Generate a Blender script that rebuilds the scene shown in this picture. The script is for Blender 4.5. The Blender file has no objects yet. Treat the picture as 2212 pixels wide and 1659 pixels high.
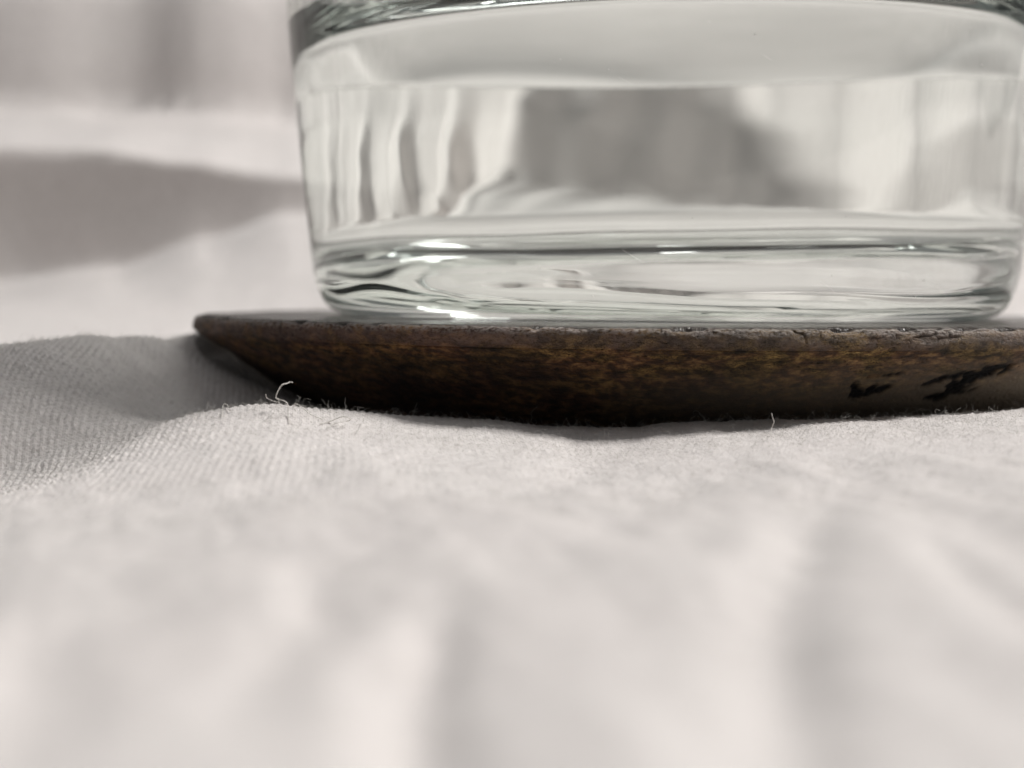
import bpy, math, random
import numpy as np
S = 0.01                                   # the numbers below are centimetres
R = math.radians
sc = bpy.context.scene
col = sc.collection

# ------------------------------------------------------------------ camera
F = 3500.0                                 # focal length in pixels of a 2212 px wide picture
CX, CY, CZ = -1.5, -15.93, 0.30            # camera position (plate top centre is the origin)
PITCH = math.atan((829.5 - 622.0) / F)
cam = bpy.data.cameras.new('camera')
camo = bpy.data.objects.new('camera', cam); col.objects.link(camo)
cam.lens = F / 2212 * 36; cam.sensor_width = 36
cam.clip_start = 0.001; cam.clip_end = 20
camo.location = (CX * S, CY * S, CZ * S)
ROLL = R(1.0)                              # the phone is held slightly askew
from mathutils import Matrix, Vector
_rm = Matrix.Rotation(R(90) - PITCH, 3, 'X') @ Matrix.Rotation(-ROLL, 3, 'Z')
camo.rotation_euler = _rm.to_euler()
CAMR = np.array(_rm)                       # columns: right, up, back
cam.dof.use_dof = True
cam.dof.focus_distance = 0.1165
cam.dof.aperture_fstop = cam.lens / 1000 / 0.0018
cam.dof.aperture_blades = 0
sc.camera = camo

# ------------------------------------------------------------------ light
w = bpy.data.worlds.new('World'); sc.world = w; w.use_nodes = True
bg = w.node_tree.nodes['Background']
bg.inputs['Color'].default_value = (0.97, 0.98, 1.0, 1)
bg.inputs['Strength'].default_value = 0.13

def area(name, loc, target, sx, sy, power, color):
    l = bpy.data.lights.new(name, 'AREA'); l.shape = 'RECTANGLE'
    l.size = sx * S; l.size_y = sy * S; l.energy = power; l.color = color
    o = bpy.data.objects.new(name, l); col.objects.link(o)
    p = Vector(loc) * S; o.location = p
    d = Vector(target) * S - p
    o.rotation_euler = d.to_track_quat('-Z', 'Y').to_euler()
    return o
area('window_light', (60, 4, 70), (0, 0, 0), 20, 26, 10.7, (1.0, 0.975, 0.945))
area('glint_light', (26, 84, 58), (0, 0, 0), 9, 22, 2.2, (1.0, 0.99, 0.97))  # added lamp behind right, gives the glass its glints
area('overhead_fill', (-30, -20, 120), (0, 0, 0), 120, 120, 1.5, (1.0, 0.98, 0.96))  # added weak fill from above, stands in for bounced room light

vs = sc.view_settings
sc.display_settings.display_device = 'sRGB'
vs.view_transform = 'Standard'; vs.look = 'None'; vs.exposure = 0.0; vs.gamma = 1.0
vs.use_curve_mapping = False
cy = sc.cycles
cy.max_bounces = 20; cy.transmission_bounces = 20; cy.glossy_bounces = 12; cy.diffuse_bounces = 4
cy.transparent_max_bounces = 12
cy.caustics_reflective = True; cy.caustics_refractive = True
cy.blur_glossy = 0.3
cy.sample_clamp_indirect = 6
cy.use_denoising = True

# ------------------------------------------------------------------ helpers
def unp(u, v, d):
    """pixel of the 2212 px picture at distance d -> x, y, z in cm (no roll)"""
    v3 = CAMR @ np.array([(u - 1106) / F, -(v - 829.5) / F, -1.0])
    t = d / v3[1]
    return (CX + v3[0] * t, CY + d, CZ + v3[2] * t)
def proj(x, y, z):
    c = CAMR.T @ np.array([x - CX, y - CY, z - CZ])
    return 1106 + F * c[0] / -c[2], 829.5 - F * c[1] / -c[2]

def grid_mesh(name, P, mats, closed_u=False, mat_index=None, smooth=True, uv=None, attrs=None, parent=None, tag=None):
    """P: (nv, nu, 3) array in cm -> mesh object"""
    nv, nu = P.shape[:2]
    idx = np.arange(nv * nu).reshape(nv, nu)
    if closed_u:
        a = idx; b = np.roll(idx, -1, 1)
        q = np.stack([a[:-1], b[:-1], b[1:], a[1:]], -1).reshape(-1, 4)
    else:
        q = np.stack([idx[:-1, :-1], idx[:-1, 1:], idx[1:, 1:], idx[1:, :-1]], -1).reshape(-1, 4)
    return raw_mesh(name, P.reshape(-1, 3), q, mats, smooth, uv, attrs, parent, mat_index)

def raw_mesh(name, V, q, mats, smooth=True, uv=None, attrs=None, parent=None, mat_index=None):
    me = bpy.data.meshes.new(name)
    n = q.shape[1]
    me.vertices.add(len(V)); me.vertices.foreach_set('co', (V * S).astype(np.float32).ravel())
    me.loops.add(q.size); me.loops.foreach_set('vertex_index', q.astype(np.int32).ravel())
    me.polygons.add(len(q))
    me.polygons.foreach_set('loop_start', np.arange(0, q.size, n, dtype=np.int32))
    me.polygons.foreach_set('use_smooth', np.full(len(q), smooth, dtype=bool))
    for m in mats: me.materials.append(m)
    if mat_index is not None: me.polygons.foreach_set('material_index', mat_index.astype(np.int32))
    if uv is not None:
        l = me.uv_layers.new(name='UVMap')
        l.data.foreach_set('uv', uv.reshape(-1, 2)[q.ravel()].astype(np.float32).ravel())
    if attrs:
        for k, a in attrs.items():
            at = me.attributes.new(k, 'FLOAT', 'POINT'); at.data.foreach_set('value', a.astype(np.float32).ravel())
    me.update(); me.validate()
    o = bpy.data.objects.new(name, me); col.objects.link(o)
    if parent: o.parent = parent
    return o

def tag(o, label=None, cat=None, group=None, kind=None):
    if label: o['label'] = label
    if cat: o['category'] = cat
    if group: o['group'] = group
    if kind: o['kind'] = kind
    return o

rng = np.random.default_rng(7)
_perm = rng.random((256, 256))
def vnoise(x, y, seed=0):
    x = x + seed * 17.31; y = y + seed * 9.73
    xi = np.floor(x).astype(int); yi = np.floor(y).astype(int)
    fx = x - xi; fy = y - yi
    fx = fx * fx * fx * (fx * (fx * 6 - 15) + 10); fy = fy * fy * fy * (fy * (fy * 6 - 15) + 10)
    g = lambda i, j: _perm[i & 255, j & 255]
    return (g(xi, yi) * (1 - fx) * (1 - fy) + g(xi + 1, yi) * fx * (1 - fy)
            + g(xi, yi + 1) * (1 - fx) * fy + g(xi + 1, yi + 1) * fx * fy) * 2 - 1
def fbm(x, y, seed=0, octaves=4, gain=0.5):
    s = 0; a = 1
    for k in range(octaves):
        s = s + a * vnoise(x, y, seed + k * 3); x = x * 2.03; y = y * 2.03; a *= gain
    return s

class NT:
    def __init__(self, name):
        self.m = bpy.data.materials.new(name); self.m.use_nodes = True
        self.t = self.m.node_tree; self.t.nodes.clear()
        self.out = self.n('ShaderNodeOutputMaterial')
    def n(self, kind, ins=None, **props):
        nd = self.t.nodes.new(kind)
        for k, v in props.items(): setattr(nd, k, v)
        for k, v in (ins or {}).items():
            s = nd.inputs[k]
            if isinstance(v, bpy.types.NodeSocket): self.t.links.new(v, s)
            else: s.default_value = v
        return nd
    def ramp(self, fac, stops):
        nd = self.n('ShaderNodeValToRGB', {'Fac': fac}); cr = nd.color_ramp
        while len(cr.elements) < len(stops): cr.elements.new(0.5)
        for e, (p, c) in zip(cr.elements, stops):
            e.position = p; e.color = (c, c, c, 1) if isinstance(c, (int, float)) else (*c, 1)
        return nd.outputs[0]
    def math(self, op, a, b=0.0, c=0.0):
        return self.n('ShaderNodeMath', {0: a, 1: b, 2: c}, operation=op).outputs[0]
    def mix(self, f, a, b, mode='MIX'):
        nd = self.n('ShaderNodeMix', data_type='RGBA', blend_type=mode)
        for s, v in ((nd.inputs[0], f), (nd.inputs[6], a), (nd.inputs[7], b)):
            if isinstance(v, bpy.types.NodeSocket): self.t.links.new(v, s)
            elif isinstance(v, tuple): s.default_value = (*v, 1)
            else: s.default_value = v
        return nd.outputs[2]
    def noise(self, vec, scale, detail=4, rough=0.55, dist=0.0):
        return self.n('ShaderNodeTexNoise', {'Vector': vec, 'Scale': scale, 'Detail': detail, 'Roughness': rough, 'Distortion': dist}).outputs[0]
    def done(self, sh):
        self.t.links.new(sh, self.out.inputs['Surface']); return self.m

# ------------------------------------------------------------------ cloth
def make_cloth_height():
    pts = []
    P = lambda u, v, d: pts.append(unp(u, v, d))
    Q = lambda x, d, z: pts.append((x, CY + d, z))
    # foreground towards the lens
    for x in (-9, -5, -3, -1.5, 0, 2, 6):
        Q(x, 0.5, -0.95); Q(x, 3.0, -0.74 if x != 0 else -0.80); Q(x, 5.5, -0.76)
    for x in (-7, -4, -1.5, 1, 4, 8): Q(x, 8.2, -0.79)
    Q(-20, 5, -.8); Q(20, 5, -.8); Q(-20, 12, -.7); Q(20, 12, -.7)
    # crest in front of the coaster
    for u, v, d in ((0, 1010, 11.6), (250, 950, 11.6), (430, 896, 11.3), (560, 868, 11.4), (680, 884, 11.6),
                    (800, 893, 12.1), (950, 903, 12.2), (1130, 914, 12.2), (1350, 926, 12.2), (1500, 918, 12.2), (1650, 910, 12.2), (1900, 905, 12.2), (2212, 888, 12.1), (2600, 880, 11.8)):
        P(u, v, d)
    for u, v in ((680, 922), (800, 936), (950, 950), (1130, 970), (1350, 985), (1500, 968), (1650, 952), (1900, 944), (2212, 920)):
        P(u, v, 11.0)
    # left hollow, woven slope and standing fold
    P(0, 900, 12.05); P(150, 905, 12.05); P(0, 830, 12.4); P(150, 835, 12.5); P(0, 785, 12.7); P(150, 780, 12.9); P(250, 860, 12.5); P(300, 890, 12.6)
    P(0, 757, 13.0); P(90, 751, 13.2); P(180, 743, 13.5); P(250, 737, 13.8); P(330, 730, 14.4)
    P(-200, 790, 14.0); P(0, 785, 14.2); P(150, 770, 14.5); P(270, 765, 14.9); P(440, 722, 15.6); P(560, 730, 16.6)
    P(400, 905, 12.7); P(330, 800, 14.0); P(470, 880, 13.4); P(560, 835, 14.2); P(500, 790, 15.0)
    P(-400, 755, 13.0); P(-400, 860, 12.2)
    for u in (-300, 0, 250, 450): P(u, 790, 17.0)
    # bed of the coaster
    for a in range(0, 360, 30):
        pts.append((2.7 * math.cos(R(a)), 2.7 * math.sin(R(a)), -1.04))
    pts.append((0, 0, -1.06))
    for a in (-30, 0, 30, 60, 90, 120, 145): pts.append((4.9 * math.cos(R(a)), 4.9 * math.sin(R(a)), -0.62))
    # behind
    for x in (-16, -10, -5, 0, 5, 10, 16): Q(x, 21.5, -0.30 + (0.1 if x < -4 else 0))
    for x in (-20, -10, 0, 10, 20): Q(x, 26, 0.2); Q(x, 34, 3.6)
    Q(-40, 5, 0); Q(40, 5, 0); Q(-40, 25, 2); Q(40, 25, 2); Q(-25, 20, .2); Q(25, 20, .2)
    A = np.array(pts)
    xy = A[:, :2]; n = len(A)
    def phi(r2): return 0.5 * r2 * np.log(r2 + 1e-9)
    d2 = ((xy[:, None] - xy[None]) ** 2).sum(-1)
    K = phi(d2) + np.eye(n) * 0.02
    M = np.zeros((n + 3, n + 3)); M[:n, :n] = K; M[:n, n] = 1; M[:n, n + 1:] = xy; M[n:, :n] = M[:n, n:].T
    b = np.zeros(n + 3); b[:n] = A[:, 2]
    W = np.linalg.solve(M, b)
    def f(x, y):
        z = W[n] + W[n + 1] * x + W[n + 2] * y
        for k in range(n): z = z + W[k] * phi((x - xy[k, 0]) ** 2 + (y - xy[k, 1]) ** 2)
        return z
    return f
tps = make_cloth_height()

# the bedding behind: bright shelf, shaded hollow, ridge, steep rise; columns run along rays from the
# camera side, each a list of (distance, picture height) knots for the drape
# u, front lip of the hollow, top of the hollow's wall, ridge above it, top of the far steep rise, far edge
BACK = [(-2500, 630, 300, 240, -30, -280), (-600, 615, 310, 240, -30, -280), (0, 600, 318, 240, -30, -280), (250, 572, 325, 246, -25, -280),
        (450, 508, 345, 252, -20, -270), (640, 448, 368, 262, 0, -260), (900, 440, 420, 290, 60, -240), (1150, 480, 465, 380, 200, -200),
        (1300, 495, 470, 420, 395, -100), (1375, 490, 460, 412, 385, -50), (1405, 490, 450, 404, 350, 0), (1425, 490, 450, 392, 300, 0),
        (1458, 490, 450, 362, 220, -20), (1490, 490, 450, 325, 150, -50), (1528, 490, 450, 285, 90, -50), (1544, 490, 450, 265, 240, 0),
        (1572, 500, 460, 300, 285, 0), (1600, 500, 490, 390, 300, 0), (1640, 500, 490, 400, 240, 0), (1672, 500, 490, 350, 325, 0),
        (1730, 500, 490, 440, 330, 0), (1790, 500, 490, 450, 230, 0), (1850, 500, 490, 380, 300, 0), (1960, 500, 490, 470, 340, 0),
        (2040, 500, 490, 460, 230, 0), (2130, 500, 490, 400, 370, 0), (2330, 500, 490, 470, 330, 0),
        (2550, 510, 500, 480, 200, 0), (2750, 510, 500, 420, 390, 0), (3200, 540, 510, 480, 260, 0), (3800, 560, 520, 440, 380, 0), (4500, 560, 520, 440, 400, 0)]
BACK_U = [b[0] for b in BACK]
BACK_D = [20, 23, 27.0, 27.6, 28.2, 28.7, 29.2, 31.5, 34.0, 34.4, 34.92, 38.0, 46.0]
def back_v():
    T = []
    for _, lo, tp, rd, ft, fe in BACK:
        T.append([692, 672, lo + 22, lo, lo + min(16, (lo - tp) * .2), lo - min(6, (lo - tp) * .1), tp, (tp + rd) / 2 - 8 * (lo - tp > 30), rd, rd - 10, ft, fe, -660])
    return np.array(T)
BACK_T = back_v()
def back_z(x, d):
    u = 1106 + F * (x - CX) / np.maximum(d, 5)
    u = u + 10 * vnoise(d * .5, x * .25, 7) + np.clip((u - 1560) / 200, 0, 1) * 30 * vnoise(d * .4, x * .1, 8)                # lips wander a little
    iu = np.clip(np.searchsorted(BACK_U, u) - 1, 0, len(BACK_U) - 2)
    U0 = np.array(BACK_U)[iu]; U1 = np.array(BACK_U)[iu + 1]
    f = np.clip((u - U0) / (U1 - U0), 0, 1); f = f * f * (3 - 2 * f)
    dd = d + .15 * vnoise(x * .5, d * .1, 9)
    rows = np.stack([np.interp(dd, BACK_D, BACK_T[k]) for k in range(len(BACK_U))])
    n = rows.shape[0]
    flat = rows.reshape(n, -1); ar = np.arange(flat.shape[1])
    v = (flat[iu.ravel(), ar] * (1 - f.ravel()) + flat[iu.ravel() + 1, ar] * f.ravel()).reshape(x.shape)
    wr = np.clip((u - 1900) / 500, 0, 1) + np.clip((-150 - u) / 400, 0, 1)
    wr = wr * np.clip((d - 23) / 3, 0, 1) * np.clip((44 - d) / 6, 0, 1)
    v = v - 30 * wr * fbm(u * .0045, d * .10, 15, 3, .6) * np.clip((u - 1900) ** 2, 0, 1)
    return CZ - (v - 622) / F * d

def ridge(x, y, x0, y0, x1, y1, wd, h, bend=0.0, taper=1.0):
    """a soft crease from (x0,y0) to (x1,y1), width wd, height h (negative: a valley)"""
    dx, dy = x1 - x0, y1 - y0; L = math.hypot(dx, dy); dx /= L; dy /= L
    s = (x - x0) * dx + (y - y0) * dy; t = -(x - x0) * dy + (y - y0) * dx
    t = t - bend * np.sin(np.clip(s / L, 0, 1) * math.pi)
    e = 1 / (1 + np.exp(-(s) / (0.12 * L * taper))) * 1 / (1 + np.exp((s - L) / (0.12 * L * taper)))
    return h * np.exp(-(t / wd) ** 2) * e

def cloth_z(x, y):
    z = tps(x, y)
    d = y - CY
    if np.max(d) > 20:
        m = np.clip((d - 20) / 3, 0, 1); m = m * m * (3 - 2 * m)
        z = z * (1 - m) + back_z(x, d) * m
    far = np.clip((d - 19) / 10, 0, 1)
    near = 1 - np.clip((d - 9.5) / 1.5, 0, 1)
    # soft folds behind
    z = z + far * (0.10 * fbm(x * 0.16 + 0.05 * d, d * 0.13, 1, 3) + 0.06 * fbm(x * 0.55 + d * 0.12, d * 0.2, 5, 2))
    for (x0, d0, x1, d1, wd, h, b) in ((0.5, 25.2, 4.6, 27.2, .45, .6, .2), (-1.8, 27.2, 1.6, 25.6, .5, .5, .2), (3.5, 25.0, 8.0, 26.0, .5, .6, .2), (-1.5, 22.3, 5.5, 23.6, .45, .55, .2), (1.5, 25.3, 7.5, 23.8, .5, .5, -.3), (-3.2, 24.6, 0.2, 25.6, .5, .35, .2), (4.5, 21.6, 9.5, 22.4, .5, .5, .2)):
        z = z + ridge(x, y, x0, CY + d0, x1, CY + d1, wd, h, b)
    # upright folds of the rising cloth far behind
    up = np.clip((d - 34) / 1.5, 0, 1)
    z = z + up * (0.17 * fbm(x * 0.40 - d * 0.5, d * 0.05, 11, 3))
    # foreground: creases that run towards the lens
    z = z + near * (0.045 * fbm((x + 1.5) * 7.0 / (3.0 + .55 * d) + .15 * d, d * 0.16, 24, 3) + 0.016 * fbm(x * 3.0 + d * 0.7, d * 0.55, 27, 3))
    # fine creases that fan out from under the coaster
    rc = np.hypot(x, y); tc_ = np.arctan2(y, x)
    z = z + near * .018 * fbm(tc_ * 11, rc * .35, 141, 3) + np.clip((12.6 - d) / .8, 0, 1) * .006 * fbm(tc_ * 26, rc * .6, 147, 2)
    for (x0, d0, x1, d1, wd, h, b) in (
        (-1.7, 3.2, -1.75, 5.4, .12, -.09, .05), (-2.2, 4.2, -2.3, 6.4, .14, -.05, -.04),
        (-0.9, 3.4, -0.1, 7.5, .17, -.10, .10), (0.15, 4.6, 0.25, 6.6, .12, -.06, .05), (0.6, 6.5, 1.0, 9.0, .25, -.03, .1),
        (-0.3, 6.5, 0.2, 10.4, .35, .06, .1), (-4.6, 8.0, -1.2, 9.6, .25, .05, .15),
        (-5.0, 6.2, -2.2, 7.3, .22, -.05, .1), (2.2, 6.5, 3.2, 9.5, .3, .05, .1),
        (-1.6, 8.6, -1.0, 10.6, .25, -.05, 0), (-2.9, 3.5, -3.2, 5.5, .2, .05, .05)):
        z = z + ridge(x, y, x0, CY + d0, x1, CY + d1, wd, h, b)
    # crease between the woven slope and the near ridge
    z = z + ridge(x, y, -5.6, CY + 11.5, -3.3, CY + 12.3, .10, -.03)
    z = z + 0.022 * vnoise(x * 1.9, d * .8, 37) * np.clip((d - 10.2) / .6, 0, 1) * np.clip((12.8 - d) / .5, 0, 1)
    # small rumples all over
    z = z + 0.012 * fbm(x * 1.7, y * 1.7, 31, 4)
    # never through the coaster
    r = np.hypot(x, y)
    lim = np.interp(r, [0, 2.9, 3.8, 4.45, 4.8, 8], [-1.02, -1.0, -.68, -.30, .4, 99])
    return np.where(r < 8, np.minimum(z, lim), z)

def dens(a, b, stops):
    """1-D grid from a to b with local spacing interpolated from stops [(pos, step)]"""
    out = [a]
    while out[-1] < b:
        out.append(out[-1] + np.interp(out[-1], [s[0] for s in stops], [s[1] for s in stops]))
    return np.array(out)
gx = dens(-42, 42, [(-42, .6), (-12, .15), (-7.5, .03), (-6.0, .0130), (-3.0, .0130), (-2.2, .020), (3.4, .025), (5, .04), (12, .15), (42, .6)])
gd = dens(0.3, 45, [(0.3, .08), (5, .05), (7.3, .03), (8.2, .02), (10.2, .0145), (12.2, .0130), (13.2, .0150), (14.4, .024), (16, .05), (20, .10), (26, .10), (27, .06), (30, .06), (33, .12), (36, .10), (40, .22), (46, .3)])
X, D = np.meshgrid(gx, gd)
Y = D + CY
Z = cloth_z(X, Y)
# arc length along the columns / rows, so that the weave does not stretch on slopes
def arc(P0, P1, axis):
    ds = np.sqrt(np.diff(P0, axis=axis) ** 2 + np.diff(P1, axis=axis) ** 2)
    return np.concatenate([np.zeros_like(np.take(ds, [0], axis)), np.cumsum(ds, axis)], axis)
Av = arc(Y, Z, 0)
U2 = X + 0.05 * vnoise(X * .8, Y * .8, 41); V2 = Av + 0.05 * vnoise(X * .8, Y * .8, 44)
ca, sa = math.cos(R(40)), math.sin(R(40))
WU = U2 * ca - V2 * sa; WV = U2 * sa + V2 * ca
PIT = 0.039
def weave(wu, wv):
    a = wu / PIT; b = wv / PIT
    ja = 0.28 * vnoise(b * .35, np.floor(a) * 3.1, 51); jb = 0.28 * vnoise(a * .35, np.floor(b) * 3.1, 52)
    a = a + ja; b = b + jb
    A, B = np.sin(math.pi * a), np.sin(math.pi * b)
    thick = 1 + 0.6 * vnoise(np.floor(a) * 1.7, b * .12, 61) + 0.6 * vnoise(a * .12, np.floor(b) * 1.7, 62)
    return (0.55 * A * B + 0.22 * (np.sqrt(np.abs(A)) + np.sqrt(np.abs(B)))) * thick + .2
fine = np.clip((D - 7.4) / 1.6, 0, 1) * np.clip((17.5 - D) / 3, 0, 1) * np.clip((X + 9) / 2, 0, 1) * np.clip((7 - X) / 2, 0, 1)
wamp = 0.0095 + 0.012 * np.clip((-3.6 - X) / 1.0, 0, 1)
Zw = Z + fine * wamp * (weave(WU, WV) - 0.5) + fine * .0025 * fbm(X * 18, Y * 18, 71, 2)

t = NT('linen')
tc = t.n('ShaderNodeTexCoord'); geo = t.n('ShaderNodeNewGeometry')
uvm = t.n('ShaderNodeUVMap', uv_map='UVMap').outputs[0]
obj_c = tc.outputs['Object']
mp = t.n('ShaderNodeMapping', {'Vector': uvm, 'Scale': (1, 1, 1)}).outputs[0]
n1 = t.noise(obj_c, 55, 3)                 # broad tone, metres scale
n2 = t.noise(obj_c, 900, 4, .6)
c = t.mix(n1, (0.706, 0.660, 0.645), (0.700, 0.669, 0.650))
c = t.mix(t.ramp(n2, [(0.3, 0.0), (0.7, 1.0)]), t.mix(1.0, c, (0.86, 0.855, 0.85), 'MULTIPLY'), c)
w1 = t.n('ShaderNodeTexWave', {'Vector': mp, 'Scale': 1 / PIT / 6.2832 * 3.14159, 'Distortion': 0.0}, wave_type='BANDS', bands_direction='X').outputs[1]
w2 = t.n('ShaderNodeTexWave', {'Vector': mp, 'Scale': 1 / PIT / 6.2832 * 3.14159, 'Distortion': 0.0}, wave_type='BANDS', bands_direction='Y').outputs[1]
h = t.math('ADD', t.math('MULTIPLY', t.math('MULTIPLY', w1, w2), 0.25), t.math('MULTIPLY', t.noise(obj_c, 2500, 3), 0.9))
bp = t.n('ShaderNodeBump', {'Height': h, 'Strength': 0.6, 'Distance': 0.00016}).outputs[0]
pr = t.n('ShaderNodeBsdfPrincipled', {'Base Color': c, 'Roughness': 0.85, 'Specular IOR Level': 0.25, 'Normal': bp,
                                      'Sheen Weight': 0.25, 'Sheen Roughness': 0.5})
M_LINEN = t.done(pr.outputs[0])
UU = 1106 + F * (X - CX) / D; rt = np.clip((UU - 900) / 250, 0, 1)
lean = (np.clip((D - 28.5) / .7, 0, 1) * (1 - rt) + np.clip((D - 33.9) / .6, 0, 1) * rt) * np.clip((37 - D) / 6, 0, 1)     # the far wall of the hollow hangs over
Y = Y - .27 * lean * np.clip(Z - .3, 0, 5)
cloth = grid_mesh('linen_cloth', np.stack([X, Y, Zw], -1), [M_LINEN], uv=np.stack([WU, WV], -1))
tag(cloth, 'crumpled off-white woven linen cloth under the coaster, rising in blurred folds behind', 'cloth')

# ------------------------------------------------------------------ fibres
t = NT('fibre')
pr = t.n('ShaderNodeBsdfPrincipled', {'Base Color': (0.78, 0.76, 0.73, 1), 'Roughness': 0.6, 'Specular IOR Level': 0.3})
tr = t.n('ShaderNodeBsdfTranslucent', {'Color': (0.8, 0.78, 0.75, 1)})
mx = t.n('ShaderNodeMixShader', {0: 0.4, 1: pr.outputs[0], 2: tr.outputs[0]})
M_FIBRE = t.done(mx.outputs[0])

def tubes(P, rad, sides=3):
    """P (n, k, 3) polylines, rad (n, k) -> verts, quads"""
    n, k = P.shape[:2]
    T = np.gradient(P, axis=1); T /= np.linalg.norm(T, axis=2, keepdims=True) + 1e-12
    up = np.zeros_like(T); up[..., 0] = .3; up[..., 1] = 1; up[..., 2] = .2
    A = np.cross(T, up); A /= np.linalg.norm(A, axis=2, keepdims=True) + 1e-9
    B = np.cross(T, A)
    an = np.arange(sides) * 2 * math.pi / sides
    V = P[:, :, None] + rad[:, :, None, None] * (np.cos(an)[:, None] * A[:, :, None] + np.sin(an)[:, None] * B[:, :, None])
    idx = np.arange(n * k * sides).reshape(n, k, sides)
    a = idx[:, :-1]; b = np.roll(a, -1, 2); c_ = np.roll(idx[:, 1:], -1, 2); d_ = idx[:, 1:]
    return V.reshape(-1, 3), np.stack([a, b, c_, d_], -1).reshape(-1, 4)

def fuzz(n, k, xr, dr, lmin, lmax, rad, seed, lift):
    g = np.random.default_rng(seed)
    x = g.uniform(*xr, n); d = g.uniform(*dr, n); y = d + CY
    z = cloth_z(x, y)
    L = lmin + (lmax - lmin) * g.random(n) ** 2.5
    az = g.uniform(0, 2 * math.pi, n); el = lift * g.random(n) ** 1.3
    P = np.zeros((n, k, 3)); P[:, 0] = np.stack([x, y, z - .003], -1)
    t0 = np.stack([np.cos(el) * np.cos(az), np.cos(el) * np.sin(az), np.sin(el)], -1)
    q0 = g.normal(size=(n, 3)); q0[:, 2] -= .8; q0 -= (q0 * t0).sum(1, keepdims=True) * t0; q0 /= np.linalg.norm(q0, axis=1, keepdims=True)
    kap = g.gamma(2.0, 1.1, n); st = (L / (k - 1))[:, None]; ph = g.uniform(0, 6.28, n)
    for i in range(1, k):
        an = (kap * i / k + .5 * np.sin(ph + i * 6.0 / k * 1.7))[:, None]
        d_ = np.cos(an) * t0 + np.sin(an) * q0 + g.normal(0, .16, (n, 3))
        P[:, i] = P[:, i - 1] + st * d_
    rr = rad * (0.7 + 0.6 * g.random(n))[:, None] * np.linspace(1, .6, k)
    return tubes(P, rr)
Vs = []; Qs = []; off = 0
for args in ((13000, 5, (-5.2, 3.2), (10.7, 12.0), .015, .050, .0007, 9, 1.2),(6000, 6, (-6.5, 3.4), (10.0, 13.0), .02, .10, .0010, 1, 1.0),
             (4500, 12, (-4.8, 3.4), (10.7, 12.3), .04, .13, .0008, 2, 1.3),
             (320, 14, (-4.8, 3.4), (10.9, 12.2), .08, .20, .0009, 12, 1.3),
             (2500, 8, (-6.5, -3.5), (13, 15.5), .05, .16, .0012, 4, 1.4),
             (2500, 5, (-5, 2.5), (7.5, 10.0), .03, .14, .0013, 3, 1.2)):
    V, q = fuzz(*args); Vs.append(V); Qs.append(q + off); off += len(V)
fz = raw_mesh('cloth_fuzz', np.concatenate(Vs), np.concatenate(Qs), [M_FIBRE])
tag(fz, 'fine pale lint fibres standing off the linen cloth in front of the coaster', 'lint', kind='stuff')

def spline(pts, k):
    pts = np.array(pts, float); n = len(pts)
    e = np.concatenate([[2 * pts[0] - pts[1]], pts, [2 * pts[-1] - pts[-2]]])
    out = []
    for s in np.linspace(0, n - 1 - 1e-6, k):
        i = int(s); f = s - i; p0, p1, p2, p3 = e[i:i + 4]
        out.append(.5 * (2 * p1 + (p2 - p0) * f + (2 * p0 - 5 * p1 + 4 * p2 - p3) * f * f + (3 * p1 - p0 - 3 * p2 + p3) * f ** 3))
    return np.array(out)
def thread(px, d, rad, label, k=60, dd=0.0, group=None):
    """a loose thread through picture points (u, v) of the 2212 px picture at distance d"""
    pts = []
    for i, (u, v) in enumerate(px):
        ds = np.linspace(9.5, 12.5, 400); ray = np.array([unp(u, v, q_) for q_ in ds])
        hit = np.nonzero(ray[:, 2] < cloth_z(ray[:, 0], ray[:, 1]) + .016)[0]
        dq = d + dd * math.sin(i * 1.3)
        if len(hit): dq = min(dq, ds[hit[0]])
        pts.append(unp(u, v, dq))
    P = spline(pts, k)
    rr = rad * (1 + .25 * np.sin(np.arange(k) * .9) * np.random.default_rng(k).random(k))
    V, q = tubes(P[None], rr[None], 8)
    caps = np.array([[0, 1, 2, 3], [4, 5, 6, 7]])
    o = raw_mesh('loose_thread', V, q, [M_FIBRE])
    tag(o, label, 'thread', 'loose threads on the cloth')
thread([(626, 915), (623, 897), (622, 880), (621, 872), (614, 866), (600, 862), (596, 858), (600, 846), (606, 835), (612, 830), (620, 828), (627, 825), (632, 826)], 11.15, .0038, 'kinked white thread standing upright against the dark left end of the coaster', 90, .05)
thread([(640, 889), (634, 880), (636, 874), (642, 873), (655, 882), (668, 893), (682, 900), (696, 906)], 11.2, .0028, 'short curled thread lying between the upright thread and the open loop', 60, .04)
thread([(690, 915), (710, 911), (730, 903), (742, 900), (752, 902), (757, 907), (748, 910), (735, 912), (718, 917), (706, 924)], 11.1, .0034, 'thread folded into an open flat loop right of the upright thread', 70, .05)
thread([(601, 860), (603, 870), (607, 876), (611, 882)], 11.18, .0028, 'thin side strand forking off the foot of the upright thread', 30)
thread([(574, 852), (577, 860), (590, 866), (600, 868)], 11.2, .0024, 'thin hooked thread just left of the upright thread', 30, .03)
thread([(480, 900), (481, 880), (485, 872), (492, 876), (493, 884), (500, 888)], 11.4, .0026, 'tiny curled tuft of thread on the crest at far left', 40, .03)
thread([(1665, 940), (1667, 925), (1672, 912), (1670, 905), (1667, 893)], 11.2, .0026, 'short upright thread before the middle right of the coaster', 40, .03)
thread([(770, 935), (776, 925), (783, 912), (786, 904)], 11.3, .0018, 'faint thin thread right of the looped thread', 30, .02)

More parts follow.
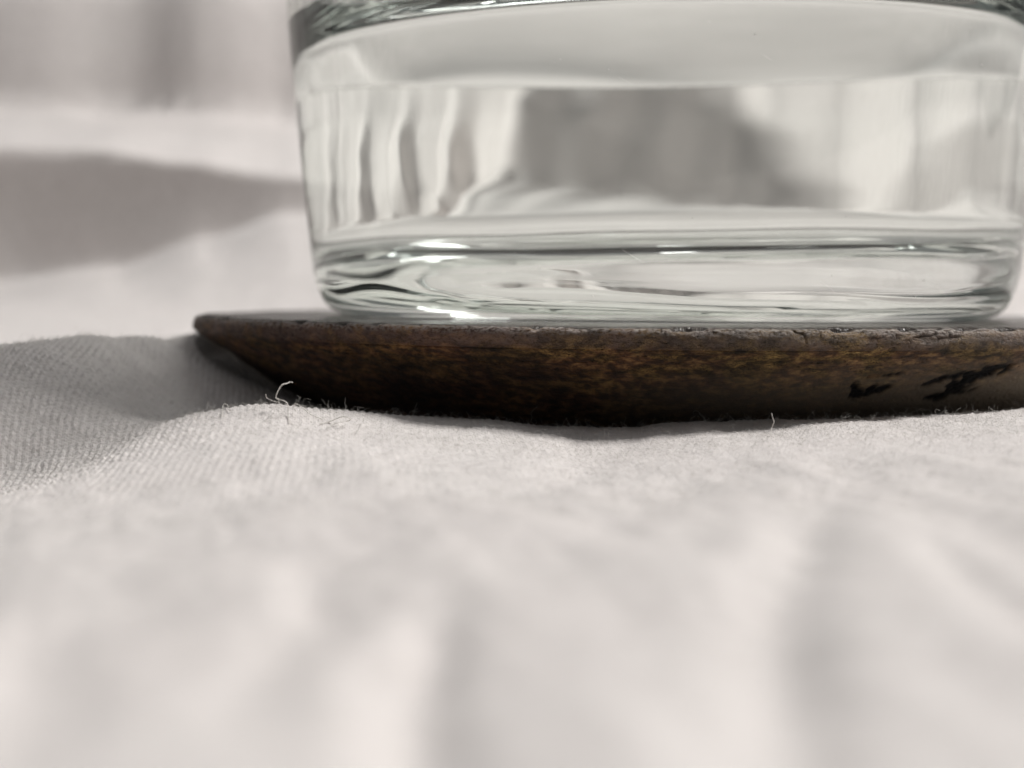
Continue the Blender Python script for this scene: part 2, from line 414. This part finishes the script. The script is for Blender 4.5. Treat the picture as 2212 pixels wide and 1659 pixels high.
# ------------------------------------------------------------------ coaster
PTILT = math.tan(R(1.4))
prof = spline([(0, 0), (1.5, 0), (3.0, 0), (3.9, 0), (4.35, .0), (4.46, -.010)], 18)
prof2 = spline([(4.46, -.010), (4.508, -.035), (4.515, -.11), (4.495, -.155), (4.43, -.20), (4.23, -.32), (4.0, -.48), (3.72, -.67), (3.35, -.86), (2.85, -.98), (2.2, -1.03)], 135)[1:]
prof3 = np.linspace([2.2, -1.03], [0, -1.03], 12)[1:]
pr_ = np.concatenate([prof[1:], prof2, prof3[:-1]])
th = np.concatenate([np.linspace(R(-180), R(-8), 1400, endpoint=False), np.linspace(R(-8), R(180), 160, endpoint=False)])
rr = pr_[:, 0][:, None] * np.ones_like(th)[None]; zz = pr_[:, 1][:, None] * np.ones_like(th)[None]
TH = np.ones(len(pr_))[:, None] * th[None]
s_arc = TH * 4.4                                           # along the rim, cm
k0 = len(prof) - 1
tt = np.zeros(len(pr_)); tt[k0:] = np.concatenate([[0], np.cumsum(np.hypot(*np.diff(pr_[k0:], axis=0).T))])
TT = tt[:, None] * np.ones_like(th)[None]                  # down the flank, cm
side = np.clip(TT / .03, 0, 1)
# outline of the slab is a little irregular
rr = rr * (1 + .004 * np.sin(TH * 2 + 1) + .003 * vnoise(TH * 4, TH * 0, 3))
bandm = 1.6 * np.exp(-((TT - .20) / .012) ** 2) * (0.5 + .5 * vnoise(s_arc * .7, TT, 8))
n_c = fbm(s_arc * 7, TT * 12, 81, 4)
crack = np.abs(fbm(s_arc * 9 + .6 * n_c, TT * 26, 85, 3))
crack_z = np.clip(1 - crack / .07, 0, 1) * np.clip(fbm(s_arc * 1.1, TT * 3, 88, 2) * 2 + .55, 0, 1) * np.exp(-((TT - .30) / .25) ** 2)
vcr = np.abs(vnoise(s_arc * 9, TT * 2.5, 95)); vcr_z = np.clip(1 - vcr / .06, 0, 1) * np.exp(-(TT / .10) ** 2) * np.clip(vnoise(s_arc * 1.5, TT, 97) * 3, 0, 1)
disp = side * (.012 * fbm(s_arc * 2.2, TT * 5, 91, 4) + .004 * n_c) - .016 * crack_z - .03 * vcr_z - .012 * bandm
# flaky arris
edge = np.exp(-(TT / .045) ** 2) * side + np.exp(-((pr_[:, 0][:, None] - 4.46) / .05) ** 2) * (1 - side)
chip = np.clip(fbm(s_arc * 6, TT * 4, 101, 4) - .12, 0, 1)
disp = disp - edge * .06 * chip
zz = zz - edge * .035 * chip + edge * .004 * vnoise(s_arc * 25, TT * 10, 103)
# two torn scars on the right of the flank
def xy_of(u, v):
    """flank coordinates (s, t) of a picture point"""
    best = None
    for tq in np.linspace(.02, 1.6, 160):
        r_ = np.interp(tq, tt[k0:], pr_[k0:, 0]); z_ = np.interp(tq, tt[k0:], pr_[k0:, 1])
        for a_ in np.linspace(R(-110), R(-20), 181):
            x_, y_ = r_ * math.cos(a_), r_ * math.sin(a_)
            uu, vv = proj(x_, y_, z_ - x_ * PTILT)
            e = (uu - u) ** 2 + (vv - v) ** 2
            if best is None or e < best[0]: best = (e, a_ * 4.4, tq)
    return best[1:]
scar = np.zeros_like(TT); wood = np.zeros_like(TT)
def stroke(p0, p1, wd, amt, sd):
    s0, t0 = xy_of(*p0); s1, t1 = xy_of(*p1); L = math.hypot(s1 - s0, t1 - t0); dx, dy = (s1 - s0) / L, (t1 - t0) / L
    a = (s_arc - s0) * dx + (TT - t0) * dy; b = -(s_arc - s0) * dy + (TT - t0) * dx
    n = fbm(s_arc * 14, TT * 22, sd, 4)
    ww = wd * (.8 + .6 * n) * np.sin(np.clip(a / L, 0.03, .97) * math.pi) ** .35
    return amt * ((np.abs(b + .03 * fbm(s_arc * 6, TT * 9, sd + 4, 3)) < ww) & (a > 0) & (a < L)) * 1.0
scar = np.maximum.reduce([stroke((1862, 866), (1850, 826), .055, .8, 111), stroke((1838, 852), (1935, 834), .065, .9, 112), stroke((1870, 815), (1958, 806), .022, 1, 113),
                          stroke((1985, 832), (2190, 785), .045, .8, 114), stroke((2050, 842), (2195, 786), .105, 1, 115), stroke((2005, 862), (2120, 836), .06, .8, 116)])
wood = stroke((1880, 812), (1912, 810), .022, 1, 117)
# soften the mask a little
def blur(a):
    return (a + np.roll(a, 1, 0) + np.roll(a, -1, 0) + np.roll(a, 1, 1) + np.roll(a, -1, 1)) / 5
for _ in range(2): scar = blur(scar); wood = blur(wood)
scar = np.clip(scar * 1.5, 0, 1)
disp = disp - .035 * scar * (1 + .5 * fbm(s_arc * 20, TT * 25, 119, 2)) + .01 * wood
rr = rr + disp
Pc = np.stack([rr * np.cos(TH), rr * np.sin(TH), zz], -1)
topn = (1 - side) * .004 * fbm(Pc[..., 0] * 1.5, Pc[..., 1] * 1.5, 121, 4) * np.clip((np.hypot(Pc[..., 0], Pc[..., 1]) - 3.4) / .2, 0, 1)
Pc[..., 2] += topn
nv, nu = Pc.shape[:2]
V = np.concatenate([Pc.reshape(-1, 3), [[0, 0, 0], [0, 0, -1.03]]])
idx = np.arange(nv * nu).reshape(nv, nu); a = idx; b = np.roll(idx, -1, 1)
q = np.stack([a[:-1], a[1:], b[1:], b[:-1]], -1).reshape(-1, 4)
ftop = np.stack([np.full(nu // 2, nv * nu), a[0][::2], a[0][1::2], np.roll(a[0], -2)[::2]], -1)
fbot = np.stack([np.full(nu // 2, nv * nu + 1), np.roll(a[-1], -2)[::2], a[-1][1::2], a[-1][::2]], -1)
fl = lambda m_: np.concatenate([m_.ravel(), [0, 0]])

t = NT('lacquered_bark')
oc = t.n('ShaderNodeTexCoord').outputs['Object']
sA = t.n('ShaderNodeAttribute', attribute_name='arc_s').outputs['Fac']
tA = t.n('ShaderNodeAttribute', attribute_name='arc_t').outputs['Fac']
scA = t.n('ShaderNodeAttribute', attribute_name='scar').outputs['Fac']
wdA = t.n('ShaderNodeAttribute', attribute_name='bare').outputs['Fac']
crA = t.n('ShaderNodeAttribute', attribute_name='crack').outputs['Fac']
vec = t.n('ShaderNodeCombineXYZ', {0: sA, 1: t.math('MULTIPLY', tA, 1.5), 2: 0.0}).outputs[0]
nA = t.noise(vec, 2.2, 6, .68, .8); nB = t.noise(vec, 8.0, 7, .62, .2); nC = t.noise(vec, 28, 4, .65); nD = t.noise(vec, .45, 2)
base = t.ramp(nB, [(.32, (.02, .011, .007)), (.42, (.075, .042, .024)), (.52, (.19, .105, .048)), (.62, (.46, .30, .14))])
olive = t.ramp(nB, [(.32, (.025, .017, .009)), (.44, (.17, .12, .045)), (.60, (.62, .44, .17))])
cB = t.mix(t.ramp(nA, [(.46, 0.0), (.56, 1.0)]), base, olive)
nE = t.noise(vec, .8, 3, .5)
cB = t.mix(t.ramp(nE, [(.42, 0.0), (.60, 1.0)]), t.mix(1.0, cB, (.48, .44, .43), 'MULTIPLY'), t.mix(1.0, cB, (1.12, 1.02, .95), 'MULTIPLY'))
grey = t.ramp(nC, [(.35, (.07, .052, .044)), (.62, (.34, .27, .22))])
cB = t.mix(t.math('MULTIPLY', t.ramp(tA, [(.15, 1.0), (.22, 0.0)]), t.ramp(nA, [(.35, .85), (.6, .45)])), cB, grey)
cB = t.mix(t.math('MULTIPLY', t.ramp(nC, [(.45, 0.0), (.62, 1.0)]), .55), cB, t.mix(1.0, cB, (.35, .30, .3), 'MULTIPLY'))
# the lower flank is darker, except towards the right
# dusty grey-brown lower flank towards the right, whole flank darker towards the left
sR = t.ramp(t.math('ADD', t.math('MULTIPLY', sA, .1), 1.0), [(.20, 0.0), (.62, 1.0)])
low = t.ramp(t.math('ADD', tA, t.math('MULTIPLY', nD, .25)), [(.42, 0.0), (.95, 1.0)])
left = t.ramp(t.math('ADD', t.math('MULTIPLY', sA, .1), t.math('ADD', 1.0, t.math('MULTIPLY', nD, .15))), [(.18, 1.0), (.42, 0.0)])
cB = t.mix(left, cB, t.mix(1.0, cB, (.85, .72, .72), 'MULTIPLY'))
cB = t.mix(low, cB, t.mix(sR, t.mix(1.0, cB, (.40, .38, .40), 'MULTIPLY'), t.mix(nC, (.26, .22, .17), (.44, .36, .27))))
vor = t.n('ShaderNodeTexVoronoi', {'Vector': t.n('ShaderNodeVectorMath', {0: vec, 1: t.n('ShaderNodeTexNoise', {'Vector': vec, 'Scale': 9.0, 'Detail': 3.0}).outputs[1]}, operation='ADD').outputs[0], 'Scale': 11.0}, feature='DISTANCE_TO_EDGE').outputs[0]
craze = t.math('MULTIPLY', t.ramp(vor, [(.02, 1.0), (.09, 0.0)]), t.math('MULTIPLY', t.ramp(tA, [(.10, .2), (.20, 1.0), (.50, 1.0), (.62, 0.0)]), t.ramp(nA, [(.46, 0.0), (.56, 1.0)])))
cB = t.mix(craze, cB, (.008, .005, .004))
speck = t.math('MULTIPLY', t.ramp(tA, [(.02, 1.0), (.09, 0.0)]), t.ramp(nC, [(.44, 0.0), (.56, .75)]))
cB = t.mix(speck, cB, (.62, .57, .53))
cB = t.mix(crA, cB, (.006, .004, .004))
cB = t.mix(scA, cB, t.ramp(nC, [(.55, (.002, .002, .003)), (.8, (.05, .032, .022))]))
cB = t.mix(wdA, cB, (.34, .21, .11))
topm = t.ramp(tA, [(.0, 1.0), (.02, 0.0)])
nT = t.noise(oc, 260, 5, .65)
ctop = t.ramp(nT, [(.35, (.035, .028, .024)), (.6, (.10, .085, .075)), (.75, (.22, .20, .18))])
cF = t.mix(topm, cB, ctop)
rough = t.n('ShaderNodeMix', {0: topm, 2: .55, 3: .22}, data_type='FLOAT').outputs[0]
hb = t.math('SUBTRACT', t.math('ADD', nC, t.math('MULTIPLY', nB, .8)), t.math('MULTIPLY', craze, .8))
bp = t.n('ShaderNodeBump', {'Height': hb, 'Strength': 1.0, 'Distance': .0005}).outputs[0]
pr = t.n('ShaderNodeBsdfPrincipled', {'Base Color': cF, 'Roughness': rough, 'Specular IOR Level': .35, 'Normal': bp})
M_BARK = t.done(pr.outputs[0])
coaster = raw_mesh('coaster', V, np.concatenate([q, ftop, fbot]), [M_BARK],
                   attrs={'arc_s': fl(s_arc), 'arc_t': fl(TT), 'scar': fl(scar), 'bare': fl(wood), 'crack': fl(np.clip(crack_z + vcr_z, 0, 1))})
coaster.rotation_euler = (0, R(1.4), 0)
tag(coaster, 'round dark brown weathered coaster with tapered underside, cracked flank and two black scars', 'coaster')

# ------------------------------------------------------------------ glass and water
def lathe(profile, seg, name, mats, wob=None, mi=None):
    a = np.linspace(0, 2 * math.pi, seg, endpoint=False)
    p = np.array(profile)
    r = p[:, 0][:, None] * np.ones(seg)[None]; z = p[:, 1][:, None] * np.ones(seg)[None]
    Pq = np.stack([r * np.cos(a), r * np.sin(a), z], -1)
    if wob: Pq = wob(Pq, p)
    return Pq
def glass_mat(name, ior, color=(1, 1, 1), rough=0.0):
    t = NT(name)
    g = t.n('ShaderNodeBsdfGlass', {'Color': (*color, 1), 'IOR': ior, 'Roughness': rough})
    return t.done(g.outputs[0])
WL = 2.54                      # water level
NG = 1.50; NW = 1.333
M_GLASS = glass_mat('clear_glass', NG, (.966, .974, .966))
M_WTOP = glass_mat('water_surface', NW)
M_WSIDE = glass_mat('water_against_glass', NW / NG, (.985, .997, .99))
outer = spline([(0.0, .31), (1.5, .30), (2.25, .26), (2.68, .12), (3.0, .0), (3.12, .022), (3.22, .085), (3.29, .20), (3.335, .36), (3.37, .60), (3.41, .95), (3.47, 1.5), (3.525, 2.1), (3.575, 2.7), (3.63, 3.6), (3.655, 4.1), (3.67, 4.5), (3.678, 4.7), (3.68, 4.8)], 220)
inner = spline([(3.68, 4.8), (3.63, 4.86), (3.57, 4.8), (3.53, 4.5), (3.49, 4.1), (3.43, 3.6), (3.38, 3.1), (3.355, WL + .30)], 90)[1:]
wet = spline([(3.355, WL + .30), (3.345, WL), (3.31, 1.7), (3.25, 1.3), (3.20, .98), (3.14, .80), (3.02, .66), (2.80, .57), (2.4, .53), (1.5, .52), (0, .52)], 140)
SEG = 384
TILT = math.tan(R(1.9))
def wob(Pq, p):
    x, y, z = Pq[..., 0], Pq[..., 1], Pq[..., 2]
    an = np.arctan2(y, x); r = np.hypot(x, y)
    k = 1.0095 + .0022 * np.sin(2 * an + .6 + z * .4) + .0012 * np.sin(5 * an + z * 1.1) * np.clip(r / 3, 0, 1)
    w2 = np.exp(-((r - 2.1) / .7) ** 2) * (z < .3)
    z = z + w2 * (.045 * np.sin(an * 3 + .7) + .006 * np.sin(an * 7 + 2)) - w2 * .01
    lo = np.clip(1 - z / 1.0, 0, 1) * np.clip((r - 2.9) / .3, 0, 1)
    k = k + lo * (.0022 * np.sin(an * 4 + z * 3) + .0012 * np.sin(an * 11 + z * 5))
    return np.stack([x * k, y * k, z], -1)
def wob_in(Pq, p):
    x, y, z = Pq[..., 0], Pq[..., 1], Pq[..., 2]
    an = np.arctan2(y, x); r = np.hypot(x, y)
    k = 1.0095 + .0018 * np.sin(3 * an + 1.0 + z * .3)
    f = np.clip(1 - (z - .6) / 1.2, 0, 1)
    z2 = z + f * (x * TILT + .035 * np.sin(an * 2 + .5) * np.clip((r - 1.6) / 1.4, 0, 1) + .008 * np.sin(an * 5 + 2) * np.clip((r - 2) / 1, 0, 1))
    g = np.clip((z - .9) / (WL - .9), 0, 1) * (1 - np.clip((z - WL - .4) / 2, 0, 1))
    z2 = z2 + g * x * PTILT                # the water lies level in the leaning glass
    return np.stack([x * k, y * k, z2], -1)
go = lathe(outer, SEG, 'o', None, wob); gi = lathe(inner, SEG, 'i', None, wob_in)
Pg = np.concatenate([go, gi])
# the vessel: outside, lip and dry inside; the wetted inside face is the water's own side face
def strip(Pq, flip=False):
    nv, nu = Pq.shape[:2]; idx = np.arange(nv * nu).reshape(nv, nu); a = idx; b = np.roll(idx, -1, 1)
    q = np.stack([a[:-1], b[:-1], b[1:], a[1:]], -1).reshape(-1, 4)
    return q[:, ::-1] if flip else q
glass = raw_mesh('drinking_glass', Pg.reshape(-1, 3) + np.array([-.033, 0, .012]), strip(Pg), [M_GLASS])
glass.rotation_euler = (0, R(1.4), 0)
tag(glass, 'clear round drinking glass with thick base, half seen, standing on the dark coaster', 'glass')
# water: side against the glass + surface with a meniscus that climbs the wall
rw = np.concatenate([np.linspace(3.355, 2.9, 40), np.linspace(2.88, 1.0, 40), np.linspace(.9, 0, 6)])
top = np.stack([rw, WL + .30 * np.exp(-(3.355 - rw) / .13) * 1.0], -1)
wi = lathe(wet[::-1], SEG, 'w', None, wob_in); wt = lathe(top, SEG, 'w', None, wob_in)
WROLL = R(-0.6)
f_ = np.clip(1 - np.hypot(wt[..., 0], wt[..., 1]) / 3.345, 0, 1)
Pw = np.concatenate([wi, wt[1:]])
mi = np.concatenate([np.zeros((len(wi) - 1) * SEG), np.ones(len(wt[1:]) * SEG)])
water = raw_mesh('water', Pw.reshape(-1, 3) + np.array([-.033, 0, .012]), strip(Pw), [M_WSIDE, M_WTOP], mat_index=mi)
water.rotation_euler = glass.rotation_euler
tag(water, 'clear still water filling the lower part of the drinking glass', 'water')

# bubbles caught under the water's edge
t = NT('bubble_skin')
M_BUB = t.done(t.n('ShaderNodeBsdfGlass', {'Color': (1, 1, 1, 1), 'IOR': 0.82}).outputs[0])
def ball(r, nu=20, nv=12):
    th_ = np.linspace(0, math.pi, nv + 1)[1:-1]; ph_ = np.linspace(0, 2 * math.pi, nu, endpoint=False)
    P = np.stack([r * np.outer(np.sin(th_), np.cos(ph_)), r * np.outer(np.sin(th_), np.sin(ph_)), r * np.outer(np.cos(th_), np.ones(nu))], -1)
    V = np.concatenate([P.reshape(-1, 3), [[0, 0, r], [0, 0, -r]]]); n = len(V)
    idx = np.arange((nv - 1) * nu).reshape(nv - 1, nu); a = idx; b = np.roll(idx, -1, 1)
    q = np.stack([a[:-1], a[1:], b[1:], b[:-1]], -1).reshape(-1, 4)
    c0 = np.stack([np.full(nu // 2, n - 2), a[0][::2], a[0][1::2], np.roll(a[0], -2)[::2]], -1)
    c1 = np.stack([np.full(nu // 2, n - 1), np.roll(a[-1], -2)[::2], a[-1][1::2], a[-1][::2]], -1)
    return V, np.concatenate([q, c0, c1])
g = np.random.default_rng(5)
for i in range(14):
    an = R(178 + 62 * g.random() ** 1.2); r_ = 3.30 - .05 * g.random(); rb = .018 + .026 * g.random()
    V, q = ball(rb)
    bx, by = r_ * math.cos(an), r_ * math.sin(an)
    o = raw_mesh('bubble', V, q, [M_BUB], parent=water)
    o.location = (bx * S - .00033, by * S, (WL + .20 + .05 * g.random() + bx * PTILT) * S)

# dust and fine scratches on the outside of the glass
t = NT('dust')
M_DUST = t.done(t.n('ShaderNodeBsdfPrincipled', {'Base Color': (.62, .60, .57, 1), 'Roughness': .8}).outputs[0])
def wall_r(z): return np.interp(z, np.array(outer)[60:, 1], np.array(outer)[60:, 0]) * 1.0095
Vs = []; Qs = []; off = 0
for i in range(150):
    an = R(-172 + 168 * g.random()); z = .15 + 2.6 * g.random(); r0 = wall_r(z) + .003
    rb = .0016 + .0035 * g.random() ** 3
    V, q = ball(rb, 8, 6); V = V * np.array([1, .5, .6 + g.random()]) + np.array([r0 * math.cos(an) - .033, r0 * math.sin(an), z + .012])
    Vs.append(V); Qs.append(q + off); off += len(V)
sp = raw_mesh('dust_speck', np.concatenate(Vs), np.concatenate(Qs), [M_DUST], parent=glass); sp['kind'] = 'stuff'
Ps = []
for i in range(46):
    a0 = R(-62 + 22 * g.normal()) if i < 30 else R(-170 + 160 * g.random()); z0 = (1.0 + .22 * g.normal()) if i < 30 else .3 + 2.2 * g.random()
    sl = -.7 + .15 * g.normal(); L = .06 + .22 * g.random()
    aa = a0 + np.linspace(0, L / 3.5, 6); z_ = z0 + sl * np.linspace(0, L, 6); r0 = wall_r(z_) + .0015
    Ps.append(np.stack([r0 * np.cos(aa) - .033, r0 * np.sin(aa), z_ + .012], -1))
Ps = np.array(Ps)
V, q = tubes(Ps, np.full(Ps.shape[:2], .00055))
o = raw_mesh('scratch', V, q, [M_DUST], parent=glass); o['kind'] = 'stuff'
